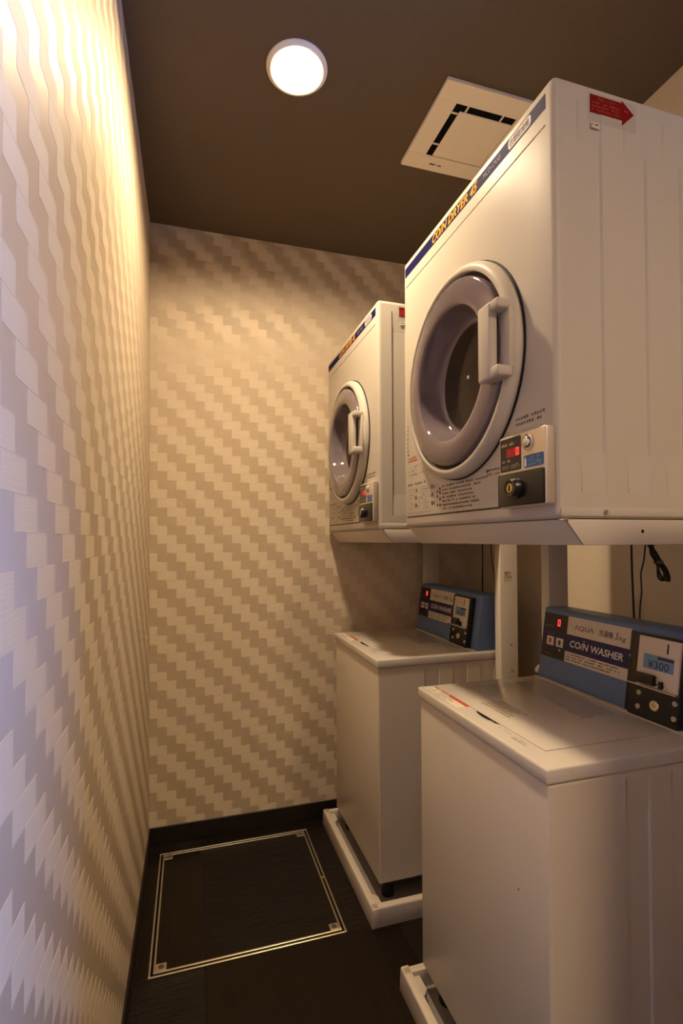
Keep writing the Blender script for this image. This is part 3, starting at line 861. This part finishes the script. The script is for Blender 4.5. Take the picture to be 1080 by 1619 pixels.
    obj('lettering', [K.text('CO/N WASHER', -0.405, -0.227, 0.1070, 0.1255, 0.0013, 0.15, 0.02), K.disc(-0.3555, 0.1305, 0.0019, 0.0008, 0.0014, 10)], 'white_print', bb, 0)
    lb = obj('lower_label', K.rect(-0.4225, -0.2100, 0.064, 0.093, 0.0008), 'label_paper', cs, 0)
    obj('label_print', K.fine_print(-0.416, -0.222, 0.068, 0.091, 3, 65, 0.8, 0.0012, ragged=0.2), 'grey_print', lb, 0)
    # coin box: black housing, sloping cream plate, steel ledge, lock and bolts
    cb = obj('coin_box', K.box(-0.184, -0.058, 0.000, 0.1865, 0.0, 0.022, 0.003, 2), 'black_plastic', cs, 40)
    obj('coin_box_side', K.box(-0.2035, -0.184, 0.000, 0.1860, 0.0, 0.010, 0.002, 2), 'black_plastic', cb, 40)
    K2 = Plane(K.p(0, 0, 0.022), K.r, K.u, K.n)
    fpz = obj('coin_plate', K2.box(-0.163, -0.061, 0.074, 0.182, 0.0, 0.006, 0.0015, 2), 'cream_plate', cb, 40)
    K3 = Plane(K.p(0, 0, 0.028), K.r, K.u, K.n)
    obj('coin_slot', K3.rect(-0.0915, -0.0885, 0.152, 0.174, 0.0005), 'black_void', fpz, 0)
    ps = obj('price_sticker', K3.rect(-0.147, -0.073, 0.1125, 0.1445, 0.0005, 0.002), 'light_blue_sticker', fpz, 0)
    obj('lettering', K3.text('¥300', -0.134, -0.084, 0.1150, 0.1325, 0.0009), 'deep_navy', ps, 0)
    obj('sticker_bar', K3.rect(-0.112, -0.074, 0.1365, 0.1425, 0.0008), 'dark_print', ps, 0)
    obj('return_cup', K3.box(-0.156, -0.110, 0.078, 0.101, 0.0, 0.012, 0.003, 2), 'black_plastic', fpz, 40)
    obj('ledge', K2.box(-0.183, -0.059, 0.0700, 0.0745, 0.0, 0.013, 0.001, 1), 'chrome', cb, 40)
    obj('return_lever', K3.box(-0.099, -0.093, 0.076, 0.092, 0.0, 0.010, 0.001, 1), 'black_plastic', fpz, 40)
    obj('lever_screw', K3.disc(-0.106, 0.081, 0.0040, 0.0, 0.004, 12), 'chrome', fpz, 40)
    obj('lever_screw', K3.disc(-0.088, 0.081, 0.0040, 0.0, 0.004, 12), 'chrome', fpz, 40)
    lk = obj('lock', K2.disc(-0.114, 0.036, 0.0115, 0.0, 0.004, 24), 'chrome', cb, 40)
    obj('key_core', K2.disc(-0.114, 0.036, 0.0050, 0.004, 0.006, 16), 'brass', lk, 40)
    for a, b in ((-0.155, 0.054), (-0.155, 0.023), (-0.067, 0.054), (-0.067, 0.023)):
        obj('bolt', K2.disc(a, b, 0.0058, 0.0, 0.0035, 16), 'screw_steel', cb, 40)
    for a in (-0.199, -0.189):
        obj('small_screw', K.disc(a, 0.128, 0.0022, 0.010, 0.0125, 10), 'screw_steel', cb, 40)
    return t

W1, W2 = (0.7583, 0.7439, 0.0), (0.7583, 1.5819, 0.0)
w1 = make_washer('front coin washer with blue console, nearest the viewer')
w1.location = W1
w2 = copy_tree(w1)
w2.location = W2
w2['label'] = 'rear coin washer with blue console in the far corner'

# ------------------------------------------------------------------ cables and hose behind the machines
def cord(name, label, pts, r, m, cat='cable', group='cables behind the machines'):
    o = obj(name, bm_tube(smooth_path(pts), r, 8), m, None, 60)
    tag(o, label, cat, group)
    return o
cord('power_cable', 'straight black cable hanging behind the front washer console', [(1.34, 1.110, 1.226), (1.34, 1.109, 1.15), (1.34, 1.104, 1.00), (1.345, 1.10, 0.7), (1.40, 1.09, 0.30), (1.46, 1.08, 0.12)], 0.0028, 'cord_black')
cord('power_cable', 'thin curving black cable beside the straight one behind the front console', [(1.34, 1.064, 1.226), (1.34, 1.070, 1.18), (1.34, 1.080, 1.14), (1.34, 1.079, 1.09), (1.34, 1.086, 1.00), (1.345, 1.08, 0.72), (1.39, 1.06, 0.30), (1.46, 1.05, 0.12)], 0.0020, 'cord_black')
cord('drain_pipe', 'thin brown pipe on the wall behind the front washer', [(1.40, 0.99, 1.226), (1.40, 0.99, 1.0), (1.40, 0.99, 0.5), (1.46, 0.99, 0.1)], 0.007, 'cord_brown', 'pipe')
cord('power_cable', 'black cable hanging behind the rear washer console', [(1.34, 1.857, 1.226), (1.34, 1.857, 1.15), (1.34, 1.860, 1.00), (1.345, 1.86, 0.7), (1.40, 1.85, 0.3), (1.46, 1.84, 0.12)], 0.0028, 'cord_black')
cord('power_cable', 'thin brown cable beside the leg behind the rear washer', [(1.34, 1.797, 1.226), (1.34, 1.79, 1.15), (1.34, 1.772, 1.08), (1.345, 1.765, 0.8), (1.40, 1.76, 0.3), (1.46, 1.75, 0.12)], 0.0024, 'cord_brown')
cb = thing('cable_bundle', 'folded black cable bundle tied with a clip, hanging under the nearer dryer', 'cable', (1.34, 1.03, 1.226))
def loop(dx, dy):
    return smooth_path([(0, 0.026 + dy, 0), (dx, 0.014 + dy, -0.026), (dx, -0.004, -0.050), (dx * 1.4, -0.016 + dy, -0.075), (dx * 1.2, -0.020 + dy * 2, -0.098), (-dx * .6, -0.014 + dy * 2, -0.090), (-dx, -0.006, -0.052), (-dx, 0.008 - dy, -0.028), (0, 0.016 - dy, 0)])
obj('loop', bm_tube(loop(0.006, 0.004), 0.0028, 8), 'cord_black', cb, 60)
obj('loop', bm_tube(loop(-0.004, -0.008), 0.0028, 8), 'cord_black', cb, 60)
obj('loop', bm_tube(loop(0.010, -0.002), 0.0028, 8), 'cord_black', cb, 60)
obj('tie', bm_lathe([(0.0100, -0.004), (0.0115, -0.003), (0.0115, 0.003), (0.0100, 0.004)], (0, -0.004, -0.052), 'z', 16, True), 'grey_print', cb, 40)
hs = thing('hose_joint', 'small white hose joint beside the front washer console', 'hose', (1.170, 1.285, 0.0))
obj('hose', bm_tube(smooth_path([(0, 0, 0.845), (0.010, -0.004, 0.80), (0.016, -0.004, 0.60), (0.016, -0.002, 0.10), (0.016, 0, 0.008)]), 0.008, 12), 'hose_white', hs, 60)
obj('elbow', bm_tube(smooth_path([(-0.004, 0.004, 0.836), (0, 0, 0.848), (0.006, -0.010, 0.854)]), 0.0095, 12), 'hose_white', hs, 60)
obj('clamp', bm_lathe([(0.0105, -0.004), (0.0115, 0), (0.0105, 0.004)], (0.004, -0.002, 0.826), 'z', 16, True), 'rubber', hs, 40)
